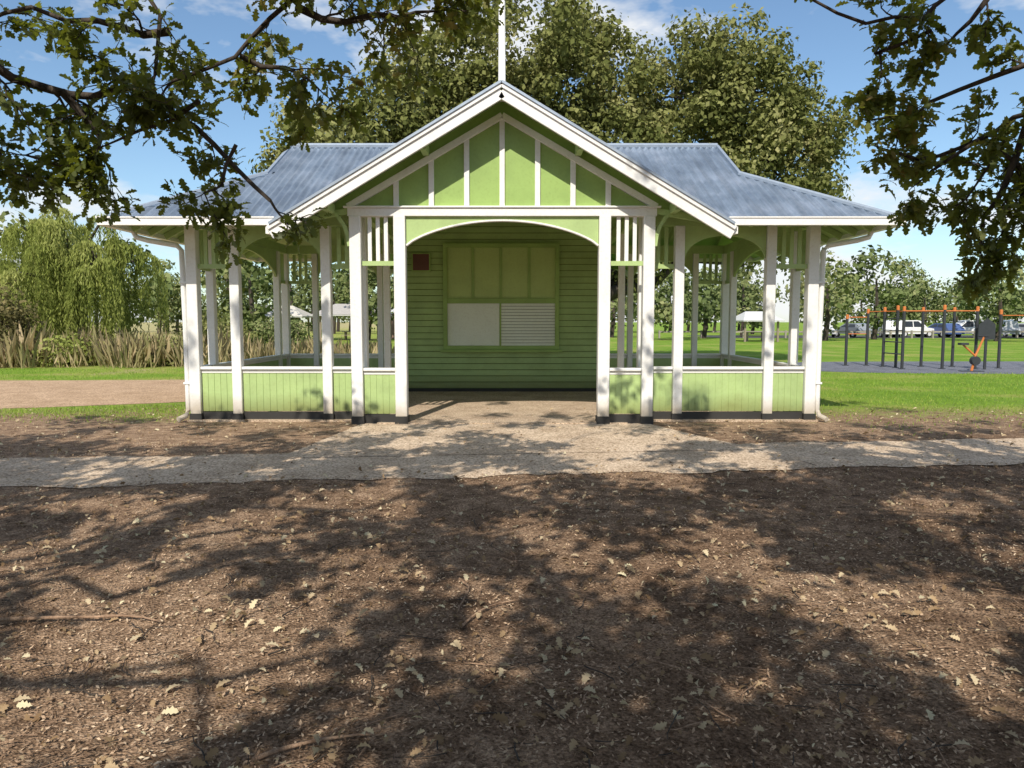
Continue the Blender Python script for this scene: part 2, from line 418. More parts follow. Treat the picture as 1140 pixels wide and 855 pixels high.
for sx in (1,-1):
    wt.beam((0,F-.035,4.70),(sx*2.36,F-.035,4.70-.575*2.36),.07,.095)
    wt.beam((sx*.0,11.04,GZ-.10),(sx*(GX+.02),11.04,GZ-.10-GS*(GX+.02)),.045,.2)
    wt.beam((sx*.0,20.6,GZ-.10),(sx*(GX+.02),20.6,GZ-.10-GS*(GX+.02)),.045,.2)
    wt.beam((sx*.0,11.005,GZ-.02),(sx*(GX+.04),11.005,GZ-.02-GS*(GX+.04)),.03,.06)
wt.obj("white_gable_trim",[WHITE],pav,.005)
gt=MB()
for y in (EY0-.06,EY1+.06):
    for sx in (1,-1):
        x0=GX-.05
        gt.box(min(sx*x0,sx*(EX+.11)),max(sx*x0,sx*(EX+.11)),y-.055,y+.055,EZ-.125,EZ-.025)
        gt.box(min(sx*x0,sx*(EX+.125)),max(sx*x0,sx*(EX+.125)),y-.068,y+.068,EZ-.024,EZ-.004)
for sx in (1,-1):
    gt.box(min(sx*EX,sx*(EX+.112)),max(sx*EX,sx*(EX+.112)),EY0-.003,EY1+.003,EZ-.127,EZ-.012)
    gt.box(min(sx*(GX-.02),sx*(GX+.09)),max(sx*(GX-.02),sx*(GX+.09)),11.065,EY0+.1,GZ-GS*GX-.12,GZ-GS*GX-.01)
    gt.box(min(sx*(GX-.02),sx*(GX+.09)),max(sx*(GX-.02),sx*(GX+.09)),EY1,20.55,GZ-GS*GX-.12,GZ-GS*GX-.01)
    gt.tube([(sx*5.84,W,3.02),(sx*5.8,W,2.93),(sx*5.62,W,2.88),(sx*5.16,W,2.80),(sx*5.08,W-.02,2.72),(sx*5.06,W-.02,1.5),(sx*5.06,W-.02,.18),(sx*5.08,W-.08,.09),(sx*5.14,W-.22,.05)],[.042]*9,10)
    for z in (.6,2.2): gt.box(sx*5.06-.05,sx*5.06+.05,W-.07,W+.03,z,z+.03)
gt.obj("gutters_and_downpipes",[WHITE],pav)
kx=2.25; kb=MB()
z=.1
while z<4.1:
    hw=min(kx,(GZ-.12-z-.14)/GS); y=R-.02
    kb.poly([(-hw,y-.034,z),(hw,y-.034,z),(hw,y-.004,z+.138),(-hw,y-.004,z+.138)])
    kb.poly([(-hw,y-.004,z),(hw,y-.004,z),(hw,y-.034,z),(-hw,y-.034,z)][::-1])
    kb.box(-hw,hw,y-.036,y-.033,z-.002,z+.010,1)
    z+=.138
for sx in (1,-1):
    z=.1
    while z<3.45:
        x=sx*kx; q=[(x+sx*.03,R+.08,z),(x+sx*.03,20.2,z),(x+sx*.008,20.2,z+.138),(x+sx*.008,R+.08,z+.138)]
        kb.poly(q); z+=.138
    kb.box(sx*kx-.05,sx*kx+.05,R-.075,R+.075,.1,3.5)
kb.box(-kx+.055,kx-.055,R-.005,20.19,.0,3.45)
kb.obj("kiosk_weatherboards",[GREEN,simple("board_shadow_gap",(.12,.17,.04),.8)],pav)
ks=MB()
ks.box(-2.2,2.2,R-.09,R-.06,.0,.1,1)
fx0,fx1=-1.38,1.2; yy=R-.09
def frame(x0,x1,z0,z1,w,y,mi=0,th=.03):
    ks.box(x0,x0+w,y-th,y+th,z0,z1,mi); ks.box(x1-w,x1,y-th,y+th,z0,z1,mi)
    ks.box(x0+w,x1-w,y-th+.002,y+th,z1-w,z1,mi); ks.box(x0+w,x1-w,y-th+.002,y+th,z0,z0+w,mi)
frame(fx0,fx1,.97,3.32,.09,yy-.01,0,.045)
ks.box(fx0+.09,fx1-.09,yy-.045,yy+.03,2.0,2.11)
ks.box(fx0-.06,fx1+.06,yy-.16,yy+.03,.92,.968)
ks.box(fx0+.09,fx1-.09,yy+.01,yy+.03,2.1,3.24,5)
for x in (-.1,.53,-.72): ks.box(x-.03,x+.03,yy-.015,yy+.01,2.11,3.23)
ks.box(fx0+.09,-.13,yy-.01,yy+.02,1.06,2.0,2)
ks.box(-.13,-.09,yy-.026,yy+.03,1.06,2.0)
z=1.06
while z<1.97:
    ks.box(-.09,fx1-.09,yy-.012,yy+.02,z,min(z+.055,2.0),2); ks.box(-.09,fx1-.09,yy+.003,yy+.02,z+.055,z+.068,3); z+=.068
ks.box(-2.08,-1.66,yy-.01,yy+.03,2.7,3.12,0)
ks.box(-2.05,-1.69,yy-.016,yy-.0101,2.73,3.09,4)
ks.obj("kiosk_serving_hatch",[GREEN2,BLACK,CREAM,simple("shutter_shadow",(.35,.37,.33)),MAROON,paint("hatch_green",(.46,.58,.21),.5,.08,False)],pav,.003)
fp=MB(); fp.tube([(0,11.5,4.9),(0,11.5,7.5),(0,11.5,10.5)],[.055,.042,.03],12); fp.tube([(0,11.5,4.98),(0,11.5,5.14)],[.08,.07],12)
fp.tube([(0,11.5,10.5),(0,11.5,10.56),(0,11.5,10.62)],[.03,.07,.02],10)
fp.obj("flagpole",[WHITE],pav,smooth=True)

# ---------------------------------------------------------------- trees
def clump_leaves(centers,sig,per,size,mat,name,parent,shape=RH,upbias=.5,szv=.35):
    C=np.repeat(np.array(centers),per,axis=0); n=len(C)
    s=np.repeat(np.array(sig) if np.ndim(sig) else np.full(len(centers),sig),per)[:,None]
    off=rdir(n)*(rng.random((n,1))**.5)*s*1.7*np.array([1,1,.75])
    P=C+off
    N=unit(off/np.maximum(s,1e-3)+rng.normal(size=(n,3))*.7+np.array([0,0,upbias]))
    D=np.cross(N,rdir(n))
    ct=np.repeat(rng.random(len(centers)),per)
    tint=np.clip(ct*.5+rng.random(n)*.5+off[:,2]/(s[:,0]*1.7)*.15,0,1)
    return scatter(name,P,D,N,size*(1+szv*rng.normal(size=n).clip(-1.5,1.5)),shape,mat,parent,.15,tint)
def lobe_clumps(lobes,k,inner=.25):
    cs=[]
    for (x,y,z,r) in lobes:
        n=int(k*r*r)
        d=rdir(n); rad=r*np.where(rng.random(n)<inner,rng.random(n)**.4*.8,rng.uniform(.8,1.04,n))
        for a,b in zip(d,rad):
            cs.append((x+a[0]*b,y+a[1]*b,z+a[2]*b*.9))
    return cs
def wob(p0,p1,n,amp,r):
    p0=Vector(p0);p1=Vector(p1); L=(p1-p0).length; out=[]
    for i in range(n+1):
        t=i/n; o=Vector((r.gauss(0,1),r.gauss(0,1),r.gauss(0,1)))*amp*L*(math.sin(math.pi*t))
        out.append(p0.lerp(p1,t)+o)
    return out
def bgtree(name,base,lobes,fork):
    e=empty(name,base); b=Vector(base); r=random.Random(31+len(lobes)); mb=MB()
    mb.tube(wob((0,0,-.1),(0.2,0,fork),6,.03,r),[.5,.42,.38,.36,.34,.33,.32],10)
    ll=[(x-b.x,y-b.y,z,rr) for x,y,z,rr in lobes]
    for (x,y,z,rr) in ll:
        mb.tube(wob((.2,0,fork-.1),(x,y,z),7,.06,r),list(np.linspace(.24,.05,8)),7)
        for _ in range(4):
            d=Vector((r.gauss(0,1),r.gauss(0,1),r.gauss(0,.8))).normalized()*rr*.7
            mb.tube(wob((x,y,z),Vector((x,y,z))+d,5,.08,r),list(np.linspace(.06,.015,6)),5)
    mb.obj("trunk_and_limbs",[BARK],e,smooth=True)
    cs=lobe_clumps(ll,12)
    clump_leaves(cs,[random.uniform(.3,.6) for _ in cs],140,.165,BGLEAF,"foliage",e,RH)
bgtree("evergreen_oak_tree",(-1.5,27.5,0),[(-5.8,26,6.8,2.5),(-4.0,27,8.0,2.5),(-2.2,27,9.2,2.7),(.3,27,10.2,3.2),(2.5,27.3,9.8,2.5),(3.0,27,6.8,2.6),(-.6,26.5,6.3,2.8),(-4.2,27.5,5.4,2.0),(-6.8,28,5.6,1.6)],2.6)
bgtree("evergreen_oak_tree",(2.6,28.4,0),[(6.6,27.5,9.6,2.5),(8.5,27.6,9.9,2.4),(9.2,27,7.2,2.5),(6.1,27,6.6,2.6),(9.7,28,5.2,1.7),(10.2,28,8.2,1.5),(4.6,27.5,4.8,1.6)],2.2)

cs=[];sg=[]; tb=MB(); r=random.Random(11)
def dtree(x,y,h,rr):
    tb.tube([(x,y,0),(x+.2,y,h*.3),(x,y,h*.7)],[.25,.2,.08],6)
    for _ in range(int(26)):
        a=r.uniform(0,6.28); ph=r.uniform(-1,1); q=r.uniform(.5,1)*rr
        cs.append((x+q*math.cos(a)*math.sqrt(1-ph*ph),y+q*math.sin(a)*math.sqrt(1-ph*ph),h*.6+ph*h*.38*r.uniform(.8,1.1))); sg.append(rr*.24)
for i in range(75):
    x=-95+190*i/74+r.uniform(-2,2); y=r.uniform(92,125)
    dtree(x,y,r.uniform(6,10.5)*(y/100),r.uniform(2.6,4.2))
for (x,y,h,rr) in [(-27,52,7,3.4),(-22,58,7.6,3.5),(-17.5,50,6.6,2.7),(-12,62,6.5,3),(-6.5,60,6,2.6),(-3,66,6.2,3),(26,62,6.8,3.0),(32,66,7.6,3.4),(39,60,6.0,2.7),(24,78,8,3.5),(47,68,7.5,3.8),(18,70,6.5,2.8),(-33,48,8,4),(14,64,6,2.6),(-19.5,66,7,3),(-9,72,7,3.2),(10,75,7,3.2)]:
    dtree(x,y,h,rr)
far=empty("distant_trees"); tb.obj("trunks",[BARK],far)
clump_leaves(cs,sg,46,.42,FARLEAF,"foliage",far,RH)

def willow(name,bx,by,h,rad,n,seed):
    e=empty(name,(bx,by,0)); r=random.Random(seed); mb=MB()
    mb.tube(wob((0,0,-.1),(0,0,h*.5),5,.04,r),[.4,.33,.3,.27,.25,.22],9)
    P=[];D=[];T=[]
    lob=[]
    for k in range(22):
        a=r.uniform(0,6.28); q=rad*math.sqrt(r.random()); 
        lob.append((q*math.cos(a),q*math.sin(a),h*(1-.42*(q/rad)**2)*r.uniform(.86,1.0),r.uniform(.4,.85),r.uniform(.15,.85)))
    for l in lob: mb.tube(wob((0,0,h*.45),(l[0],l[1],l[2]-.2),6,.06,r),list(np.linspace(.16,.03,7)),6)
    for l in lob:
        for _ in range(n//22):
            a=r.uniform(0,6.28); q=l[3]*math.sqrt(r.random()); x=l[0]+q*math.cos(a)*.5; y=l[1]+q*math.sin(a)*.5
            L=min(l[2]-.3,r.uniform(.35,.9)*l[2]); m=int(L/.075)
            for k in range(m):
                t=k/m; s=math.sin(min(t*2.2,1.57))
                P.append((x+math.cos(a)*l[3]*.8*s+r.gauss(0,.035),y+math.sin(a)*l[3]*.8*s+r.gauss(0,.035),l[2]+.35*math.sin(t*5)*(1-t)*(t<.6)-t*L-.25*(q/l[3])))
                D.append((r.gauss(0,.35)+.3*math.cos(a)*(1-s),r.gauss(0,.35),-1)); T.append(min(1,max(0,l[4]+r.gauss(0,.15)-.25*t)))
    mb.obj("trunk_and_limbs",[BARK],e,smooth=True)
    P=np.array(P);D=np.array(D,float)
    scatter("hanging_foliage",P,D,rdir(len(P)),rng.uniform(.12,.24,len(P)),[(0,0),(.5,.14),(1,0),(.5,-.14)],WILLOWLEAF,e,0,np.array(T))
willow("willow_tree",-19.2,33,7.2,3.7,1150,4)
willow("willow_tree",-26,35,7.6,4.0,800,15)
def shrub(name,x,y,h,rr,mat=SHRUBLEAF):
    e=empty(name,(x,y,0)); mb=MB(); r=random.Random(int(x*10)); c=[]
    for _ in range(10):
        p=(r.gauss(0,rr*.4),r.gauss(0,rr*.4),h*r.uniform(.5,.9)); mb.tube(wob((0,0,0),p,4,.08,r),[.05,.04,.03,.02,.01],5)
    mb.obj("stems",[BARK],e)
    for _ in range(60):
        a=r.uniform(0,6.28); q=rr*math.sqrt(r.random()); c.append((q*math.cos(a),q*math.sin(a),h*r.uniform(.12,.9)*(1-.35*(q/rr)**2)))
    clump_leaves(c,.4,60,.14,mat,"foliage",e)
shrub("waterside_shrub",-18.9,27,3.4,1.3); shrub("waterside_shrub",-15.0,38,2.2,1.7,BGLEAF); shrub("waterside_shrub",-12.5,40,2.0,1.6,FARLEAF); shrub("waterside_shrub",-21.5,29,2.2,1.6,BGLEAF)
shrub("waterside_shrub",-16.2,27.2,.9,.9,WILLOWLEAF); shrub("waterside_shrub",-12.6,27.6,.8,.9,BGLEAF)
P=[];hs=[];Dl=[]
rr_=random.Random(8)
for _ in range(240):
    cx=rr_.uniform(-24,-4.5); cy=rr_.uniform(25.5,33); hh=rr_.uniform(.35,1.0)*(1.3 if -17.5<cx<-11 else .9)*(1.2 if rr_.random()<.25 else 1); sp=rr_.uniform(.2,.55)
    for _ in range(34):
        ox,oy=rr_.gauss(0,sp),rr_.gauss(0,sp); P.append((cx+ox,cy+oy,0)); hs.append(hh*rr_.uniform(.6,1.15)); Dl.append((ox*.45+rr_.gauss(0,.22),oy*.45+rr_.gauss(0,.22),1))
scatter("reeds",np.array(P),np.array(Dl),rdir(len(P)),np.array(hs),[(0,-.02),(0,.02),(.6,.025),(1,0),(.6,-.025)],REED,curl=.35)

# ------------------------------- overhanging foreground oaks
def overhang(name,base,trunk,limbs,seed,shade):
    e=empty(name,base); b=Vector(base); r=random.Random(seed); mb=MB(); tips=[]
    def grow(p,d,L,rad,depth):
        pts=[p]; n=5; dd=d.copy()
        for i in range(n):
            dd=(dd+Vector((r.gauss(0,.28),r.gauss(0,.28),r.gauss(0,.24)-.03))).normalized()
            pts.append(pts[-1]+dd*L/n)
        mb.tube(pts,list(np.linspace(rad,rad*.35,n+1)),5,cap=False)
        for i in range(1,n+1):
            if depth>0:
                for _ in range(2 if i>2 else 1):
                    nd=(dd+Vector((r.gauss(0,.8),r.gauss(0,.8),r.gauss(0,.7)))).normalized()
                    grow(pts[i],nd,L*r.uniform(.4,.7),rad*.5,depth-1)
            elif i>1: tips.append((pts[i],dd.copy()))
    mb.tube([Vector(p)-b for p in trunk[0]],trunk[1],12)
    for pts,r0,r1,dens,L in limbs:
        pv=[Vector(p)-b for p in pts]
        fine=[]
        for a,c in zip(pv[:-1],pv[1:]):
            m=max(2,int((c-a).length/.16))
            for i in range(m): fine.append(a.lerp(c,i/m))
        fine.append(pv[-1])
        off=Vector((0,0,0)); sm=[]
        for i,p in enumerate(fine):
            off=off*.8+Vector((r.gauss(0,.026),r.gauss(0,.026),r.gauss(0,.026))); sm.append(p+off)
        N=len(sm); rad=[r0+(r1-r0)*i/(N-1) for i in range(N)]
        mb.tube(sm,rad,8)
        for i in range(1,N):
            if r.random()<dens:
                t=(sm[i]-sm[i-1]).normalized()
                nd=(t*.5+Vector((r.gauss(0,.8),r.gauss(0,.8),r.gauss(0,.75)))).normalized()
                grow(sm[i],nd,L*r.uniform(.6,1.2),max(.006,rad[i]*.4),1)
        grow(sm[-1],(sm[-1]-sm[-2]).normalized(),L*.8,r1*.8,1)
    top=Vector(trunk[0][-1])-b
    for c in shade[::26]:
        mb.tube(wob(top,Vector(c)-b,8,.035,r),list(np.linspace(.07,.012,9)),6)
    mb.obj("trunk_and_limbs",[BARK],e,smooth=True)
    P=[];D=[]
    for p,d in tips:
        for _ in range(r.choice((1,2,2,3))):
            P.append(p+Vector((r.gauss(0,.02),r.gauss(0,.02),r.gauss(0,.02)))); v=d*.6+Vector((r.gauss(0,.7),r.gauss(0,.7),r.gauss(0,.55)-.15)); D.append(v)
    P=np.array([tuple(p) for p in P]);D=np.array([tuple(p) for p in D]); n=len(P)
    print(name,"leaves",n)
    N=unit(rdir(n)*.8+np.array([0,0,.9]))
    scatter("leaves",P,D,N,rng.uniform(.065,.12,n),OAK,OAKLEAF,e,.25,None,.3)
    S=np.array(shade)-np.array(base)
    clump_leaves(S,rng.uniform(.13,.30,len(S)),56,.14,CANLEAF,"canopy_leaves",e,HEX,.6)
def wp(px,py,Y=5.5):   # metres, measured on the limb's own vertical plane
    k=Y/5.5; return ((px-570)*.00645*k,Y,1.6+(2.27-.00625*py)*k)
shL=[];shR=[]
rs=random.Random(21)
CT=1/math.tan(SUN_EL)
# sunny glades: where the gaps of the canopy let the sun reach the ground (x, y, radius)
glades=[(-2.2,4.0,.42),(-1.35,3.35,.30),(-2.3,3.2,.34),(.45,5.3,.34),(.72,4.7,.28),(.15,5.8,.3),(1.5,5.4,.36),(1.75,4.5,.3),(1.95,3.95,.28),
 (-1.4,6.8,.4),(-.25,4.3,.26),(2.7,4.1,.35),(-3.4,5.0,.4),(-1.0,4.8,.3),(2.8,8.6,.45),(-1.1,3.75,.22),(-3.2,6.1,.3),(3.6,6.3,.35),
 (-.1,7.6,.35),(-4.2,8.0,.5),(1.2,8.0,.5),(4.6,9.4,.5),(-2.6,8.6,.5),(.4,10.2,.7),(-1.2,9.4,.6),(1.6,9.6,.5),(-.6,2.5,.2),(-2.0,5.6,.25),(-2.7,2.9,.25),(-1.7,2.7,.2)]
for _ in range(34):
    gy=rs.uniform(2.6,9.5); glades.append((rs.uniform(-.68,.68)*gy,gy,rs.uniform(.02,.14)))
def dens(x,y):
    return math.sin(x*1.9+1.2)+math.sin(y*2.2+x*.6)+.8*math.sin(x*3.7-y*2.9+2)+.5*math.sin(x*6+y*5)
cnt=0
while cnt<1800:
    x=rs.uniform(-9,8.5); y=rs.uniform(-5.5,6.2); z=rs.uniform(4.5,6.0) if rs.random()<.9 else rs.uniform(6.,8.0)
    if z<1.6+.46*y+1.2: continue
    lx=x+math.sin(SUN_AZ)*CT*z; ly=y+math.cos(SUN_AZ)*CT*z
    if any((lx-a)**2+((ly-b)*.8)**2<(c_*.95+.17)**2 for a,b,c_ in glades): continue
    if dens(lx,ly)<-1.9: continue
    if ly>9.6 and rs.random()<.75: continue
    (shL if x<0 else shR).append((x,y,z)); cnt+=1
for _ in range(100):
    x=rs.uniform(-9,9); y=rs.uniform(-3,3.5); z=rs.uniform(9,12.5)
    lx=x+math.sin(SUN_AZ)*CT*z; ly=y+math.cos(SUN_AZ)*CT*z
    if dens(lx,ly)<.0 or ly<10.5: continue
    (shL if x<0 else shR).append((x,y,z))
Lb=(-6.2,-1.0,0)
limbsL=[
 ([(-6.2,-1,3.2),(-5.6,2.2,3.9),(-4.6,4.6,3.75),wp(70,95),wp(150,80),wp(215,120),wp(260,165),wp(300,205)],.10,.014,.66,.38),
 ([wp(70,95),wp(110,140),wp(100,185),wp(30,175)],.03,.008,.7,.34),
 ([(-5.0,2.6,4.6),wp(120,-60),wp(190,20),wp(180,90)],.05,.012,.75,.40),
 ([(-3.4,2.2,5.2),wp(430,-90),wp(335,0),wp(265,60),wp(205,100)],.055,.012,.85,.40),
 ([wp(335,0),wp(385,20),wp(440,30),wp(480,15)],.03,.008,.95,.36),
 ([wp(400,-60),wp(450,-25),wp(510,-15)],.03,.008,.95,.34),
 ([wp(265,60),wp(320,75),wp(360,95)],.022,.007,.9,.30),
 ([wp(260,165),wp(235,200),wp(215,215)],.015,.006,.9,.28),
 ([wp(190,20),wp(110,25),wp(40,10),wp(-40,25)],.03,.008,.6,.38),
 ([wp(-60,120),wp(-10,165),wp(10,190)],.03,.008,.8,.34),
 ([wp(215,120),wp(160,150),wp(120,160)],.018,.006,.6,.28),
]
overhang("oak_tree",Lb,([Lb,(-6.25,-1,1.2),(-6.2,-1,2.6),(-6.1,-1,4.2)],[.5,.38,.34,.28]),limbsL,5,shL)
Rb=(7.0,-.5,0)
limbsR=[
 ([(7,-.5,3.4),(6.2,3.0,3.9),(4.6,4.8,3.5),wp(1140,130),wp(1090,160),wp(1035,180),wp(990,165)],.08,.010,.55,.26),
 ([(4.6,4.8,3.5),wp(1150,60),wp(1060,100),wp(985,125)],.035,.007,.45,.26),
 ([(5.6,3.0,4.8),wp(1130,-50),wp(1030,30),wp(960,25),wp(905,5),wp(870,-20)],.045,.007,.55,.26),
 ([wp(1130,-50),wp(1080,20),wp(1050,60)],.03,.007,.5,.26),
 ([wp(1140,130),wp(1120,200),wp(1095,240),wp(1110,275)],.03,.007,1,.30),
 ([wp(1180,150),wp(1150,210),wp(1135,260)],.03,.008,1,.34),
 ([wp(1150,180),wp(1120,165),wp(1085,215)],.02,.006,1,.28),
 ([wp(1090,160),wp(1050,195),wp(1035,215)],.016,.006,.6,.24),
 ([wp(1030,30),wp(980,65),wp(965,85)],.016,.006,.6,.24),
]
overhang("oak_tree",Rb,([Rb,(7.05,-.5,1.2),(7,-.5,2.6),(6.9,-.5,4.4)],[.48,.36,.32,.27]),limbsR,9,shR)

# ---------------------------------------------------------------- ground litter
def onpath(x,y): return (y>7.72+.118*x)&(y<9.2+.12*x) | ((abs(x)<2.2)&(y>9))
def area(n,y0,y1,pw=1.0):
    y=y0+(y1-y0)*rng.random(n)**pw; x=(rng.random(n)*2-1)*(.74*y+.8); return x,y
gzv=np.vectorize(gz)
x,y=area(75000,2.2,9.8,1.1); k=~(onpath(x,y)&(rng.random(len(x))<.93))
x,y=x[k],y[k]; n=len(x)
P=np.stack([x,y,gzv(x,y)+.007+rng.random(n)*.008],1); N=unit(np.array([0,0,1])+rng.normal(size=(n,3))*.35)
scatter("mulch_chips",P,np.cross(N,rdir(n)),N,rng.uniform(.008,.030,n),[(0,0),(.5,.22),(1,.05),(.6,-.2)],CHIP,None,0,rng.random(n)**1.0)
x,y=area(9500,2.2,13.5,.95); k=~(onpath(x,y)&(rng.random(len(x))<.72)); x,y=x[k],y[k]
n=len(x); P=np.stack([x,y,gzv(x,y)+.018+rng.random(n)*.01],1); N=unit(np.array([0,0,1])+rng.normal(size=(n,3))*.35)
t=rng.random(n)**1.3
scatter("fallen_leaves",P,np.cross(N,rdir(n)),N,.016+.062*rng.random(n)**2.2,OAK,LITTER,None,.4,t,.6)
P=[]
for (cx,cy,m,s) in [(.22,3.55,14,.09),(-1.05,5.4,12,.12),(-1.45,3.9,10,.12),(-2.6,3.2,12,.15),(1.3,4.3,8,.2),(-2.9,5.2,18,.4),(2.9,5.5,16,.5),(-.6,2.7,8,.15)]:
    for _ in range(m): P.append((cx+random.gauss(0,s),cy+random.gauss(0,s*.7),.02+random.random()*.03))
P=np.array(P); n=len(P); P[:,2]+=gzv(P[:,0],P[:,1]); N=unit(np.array([0,0,1])+rng.normal(size=(n,3))*.6)
scatter("leaf_heaps",P,np.cross(N,rdir(n)),N,rng.uniform(.04,.085,n),OAK,LITTER,None,.5,rng.uniform(.5,.95,n),.9)
mb=MB(); r=random.Random(2)
def twig(x,y,a,L,rad,mi=0):
    pts=[]; 
    for i in range(8):
        t=i/7; a+=r.gauss(0,.2); x+=math.cos(a)*L/7; y+=math.sin(a)*L/7; pts.append((x,y,gz(x,y)+.012+rad*.5+.015*math.sin(t*3)*L))
    mb.tube(pts,[rad*(1-.6*i/7) for i in range(8)],6,mi)
for _ in range(900):
    y=2.3+6*r.random()**1.1; x=r.uniform(-1,1)*(.74*y+.5)
    if onpath(x,y): continue
    twig(x,y,r.uniform(0,6.28),r.uniform(.05,.28),r.uniform(.0012,.0045),r.choice((0,1)))
for (x,y,a,L,rad) in [(-2.9,3.9,.1,.9,.012),(-1.0,2.55,.5,.45,.010),(-.35,4.6,-1.0,.5,.008),(.05,4.5,-.6,.45,.007),(2.0,4.8,.2,.4,.007),(2.7,3.3,.3,.5,.009),(-2.3,4.6,1.4,.4,.008),(.9,3.2,2.2,.35,.007),(-.3,3.8,1.0,.5,.008),(2.6,2.9,-.3,.5,.01)]:
    twig(x,y,a,L,rad,1)
mb.obj("fallen_twigs",[BARK,BARKP],smooth=True)
n=40000; xx=rng.uniform(5.2,19,n); yy_=10.2+12.8*rng.random(n)**.9
k=(rng.random(n)<np.clip((yy_-10.2)/4+.03,0,1))&(rng.random(n)<.75+.25*np.sin(xx*1.1+yy_*.8)); xx,yy_=xx[k],yy_[k]
n2=7000; x2=rng.uniform(-10.5,-5.2,n2); y2=rng.uniform(11.6,14.2,n2); k=(rng.random(n2)<np.clip((y2-11.6)/1.6,0,1))&(y2<13.2+np.maximum(0,x2+10)*.3); x2,y2=x2[k],y2[k]
n3=9000; x3=rng.uniform(-17,-5,n3); y3=rng.uniform(20.3,25,n3)
X=np.concatenate([xx,x2,x3]);Y=np.concatenate([yy_,y2,y3]); n=len(X)
P=np.stack([X,Y,np.zeros(n)],1); D=np.stack([rng.normal(0,.5,n),rng.normal(0,.5,n),np.ones(n)],1)
scatter("lawn_grass",P,D,rdir(n),rng.uniform(.03,.07,n),[(0,-.11),(0,.11),(1,0)],BLADE)

# ---------------------------------------------------------------- outdoor gym
ORANGE=simple("orange_paint",(.55,.17,.04),.5); DARK=simple("charcoal_paint",(.035,.037,.042),.4)
def gym(name,x,y,posts,bars,rot=0):
    e=empty(name,(x,y,0),rot); a=MB()
    for (px,py,h) in posts:
        a.tube([(px,py,0),(px,py,h-.16)],[.05,.05],10,0); a.tube([(px,py,h-.16),(px,py,h-.02),(px,py,h)],[.052,.052,.03],10,1)
        a.tube([(px,py,0),(px,py,.03)],[.11,.11],10,0)
    for (p,q,rd,mi) in bars: a.tube([p,q],[rd,rd],8,mi)
    a.obj("posts_and_bars",[DARK,ORANGE],e,smooth=False)
gym("pull_up_bars",12.1,27,[(0,0,1.85),(.75,0,2.05),(1.2,-1.2,2.15)],[((0,0,1.75),(.75,0,1.75),.018,1),((0,0,1.15),(.75,0,1.15),.016,1),((.75,0,1.95),(1.2,-1.2,1.95),.018,1)])
gym("horizontal_ladder",13.1,25,[(0,0,2.1),(1.35,0,2.15),(2.45,0,2.1),(0,1.3,2.1),(1.35,1.3,2.1),(2.45,1.3,2.1)],
    [((0,0,1.95),(2.45,0,1.95),.02,1),((0,1.3,1.95),(2.45,1.3,1.95),.02,1)]+[((t,0,1.95),(t,1.3,1.95),.014,1) for t in np.arange(.25,2.4,.3)]+[((0,0,.5),(0,1.3,.5),.02,0),((0,0,.9),(0,1.3,.9),.02,0),((0,0,1.3),(0,1.3,1.3),.02,0),((0,0,1.7),(0,1.3,1.7),.02,0)])
e=empty("exercise_bike_station",(14.7,23.8,0)); a=MB()
a.tube([(0,0,0),(.1,0,.5),(.35,0,1.1)],[.04,.035,.03],8,1); a.tube([(.1,0,.5),(-.3,0,.85)],[.03,.03],8,1); a.box(-.42,-.18,-.1,.1,.85,.92,0); a.tube([(.35,-.25,1.12),(.35,.25,1.12)],[.02,.02],8,0); a.tube([(.1,-.08,.35),(.1,.08,.35)],[.14,.14],14,0); a.box(-.35,.35,-.12,.12,0,.03,0)
a.obj("frame",[DARK,ORANGE],e)
gym("sign_post_station",16.6,25.4,[(0,0,2.0),(1.05,-1,2.1),(1.9,.8,2.0)],[((0,0,1.8),(1.05,-1,1.8),.018,1)])
a=MB(); a.box(-.28,.28,-.03,.03,1.0,1.5,0); a.poly([(-.28,-.031,1.5),(.28,-.031,1.5),(0,-.031,1.72)],0); a.box(-.04,.04,-.02,.02,0,1.0,0)
e=empty("notice_board",(15.75,24.8,0)); a.obj("board",[DARK],e)

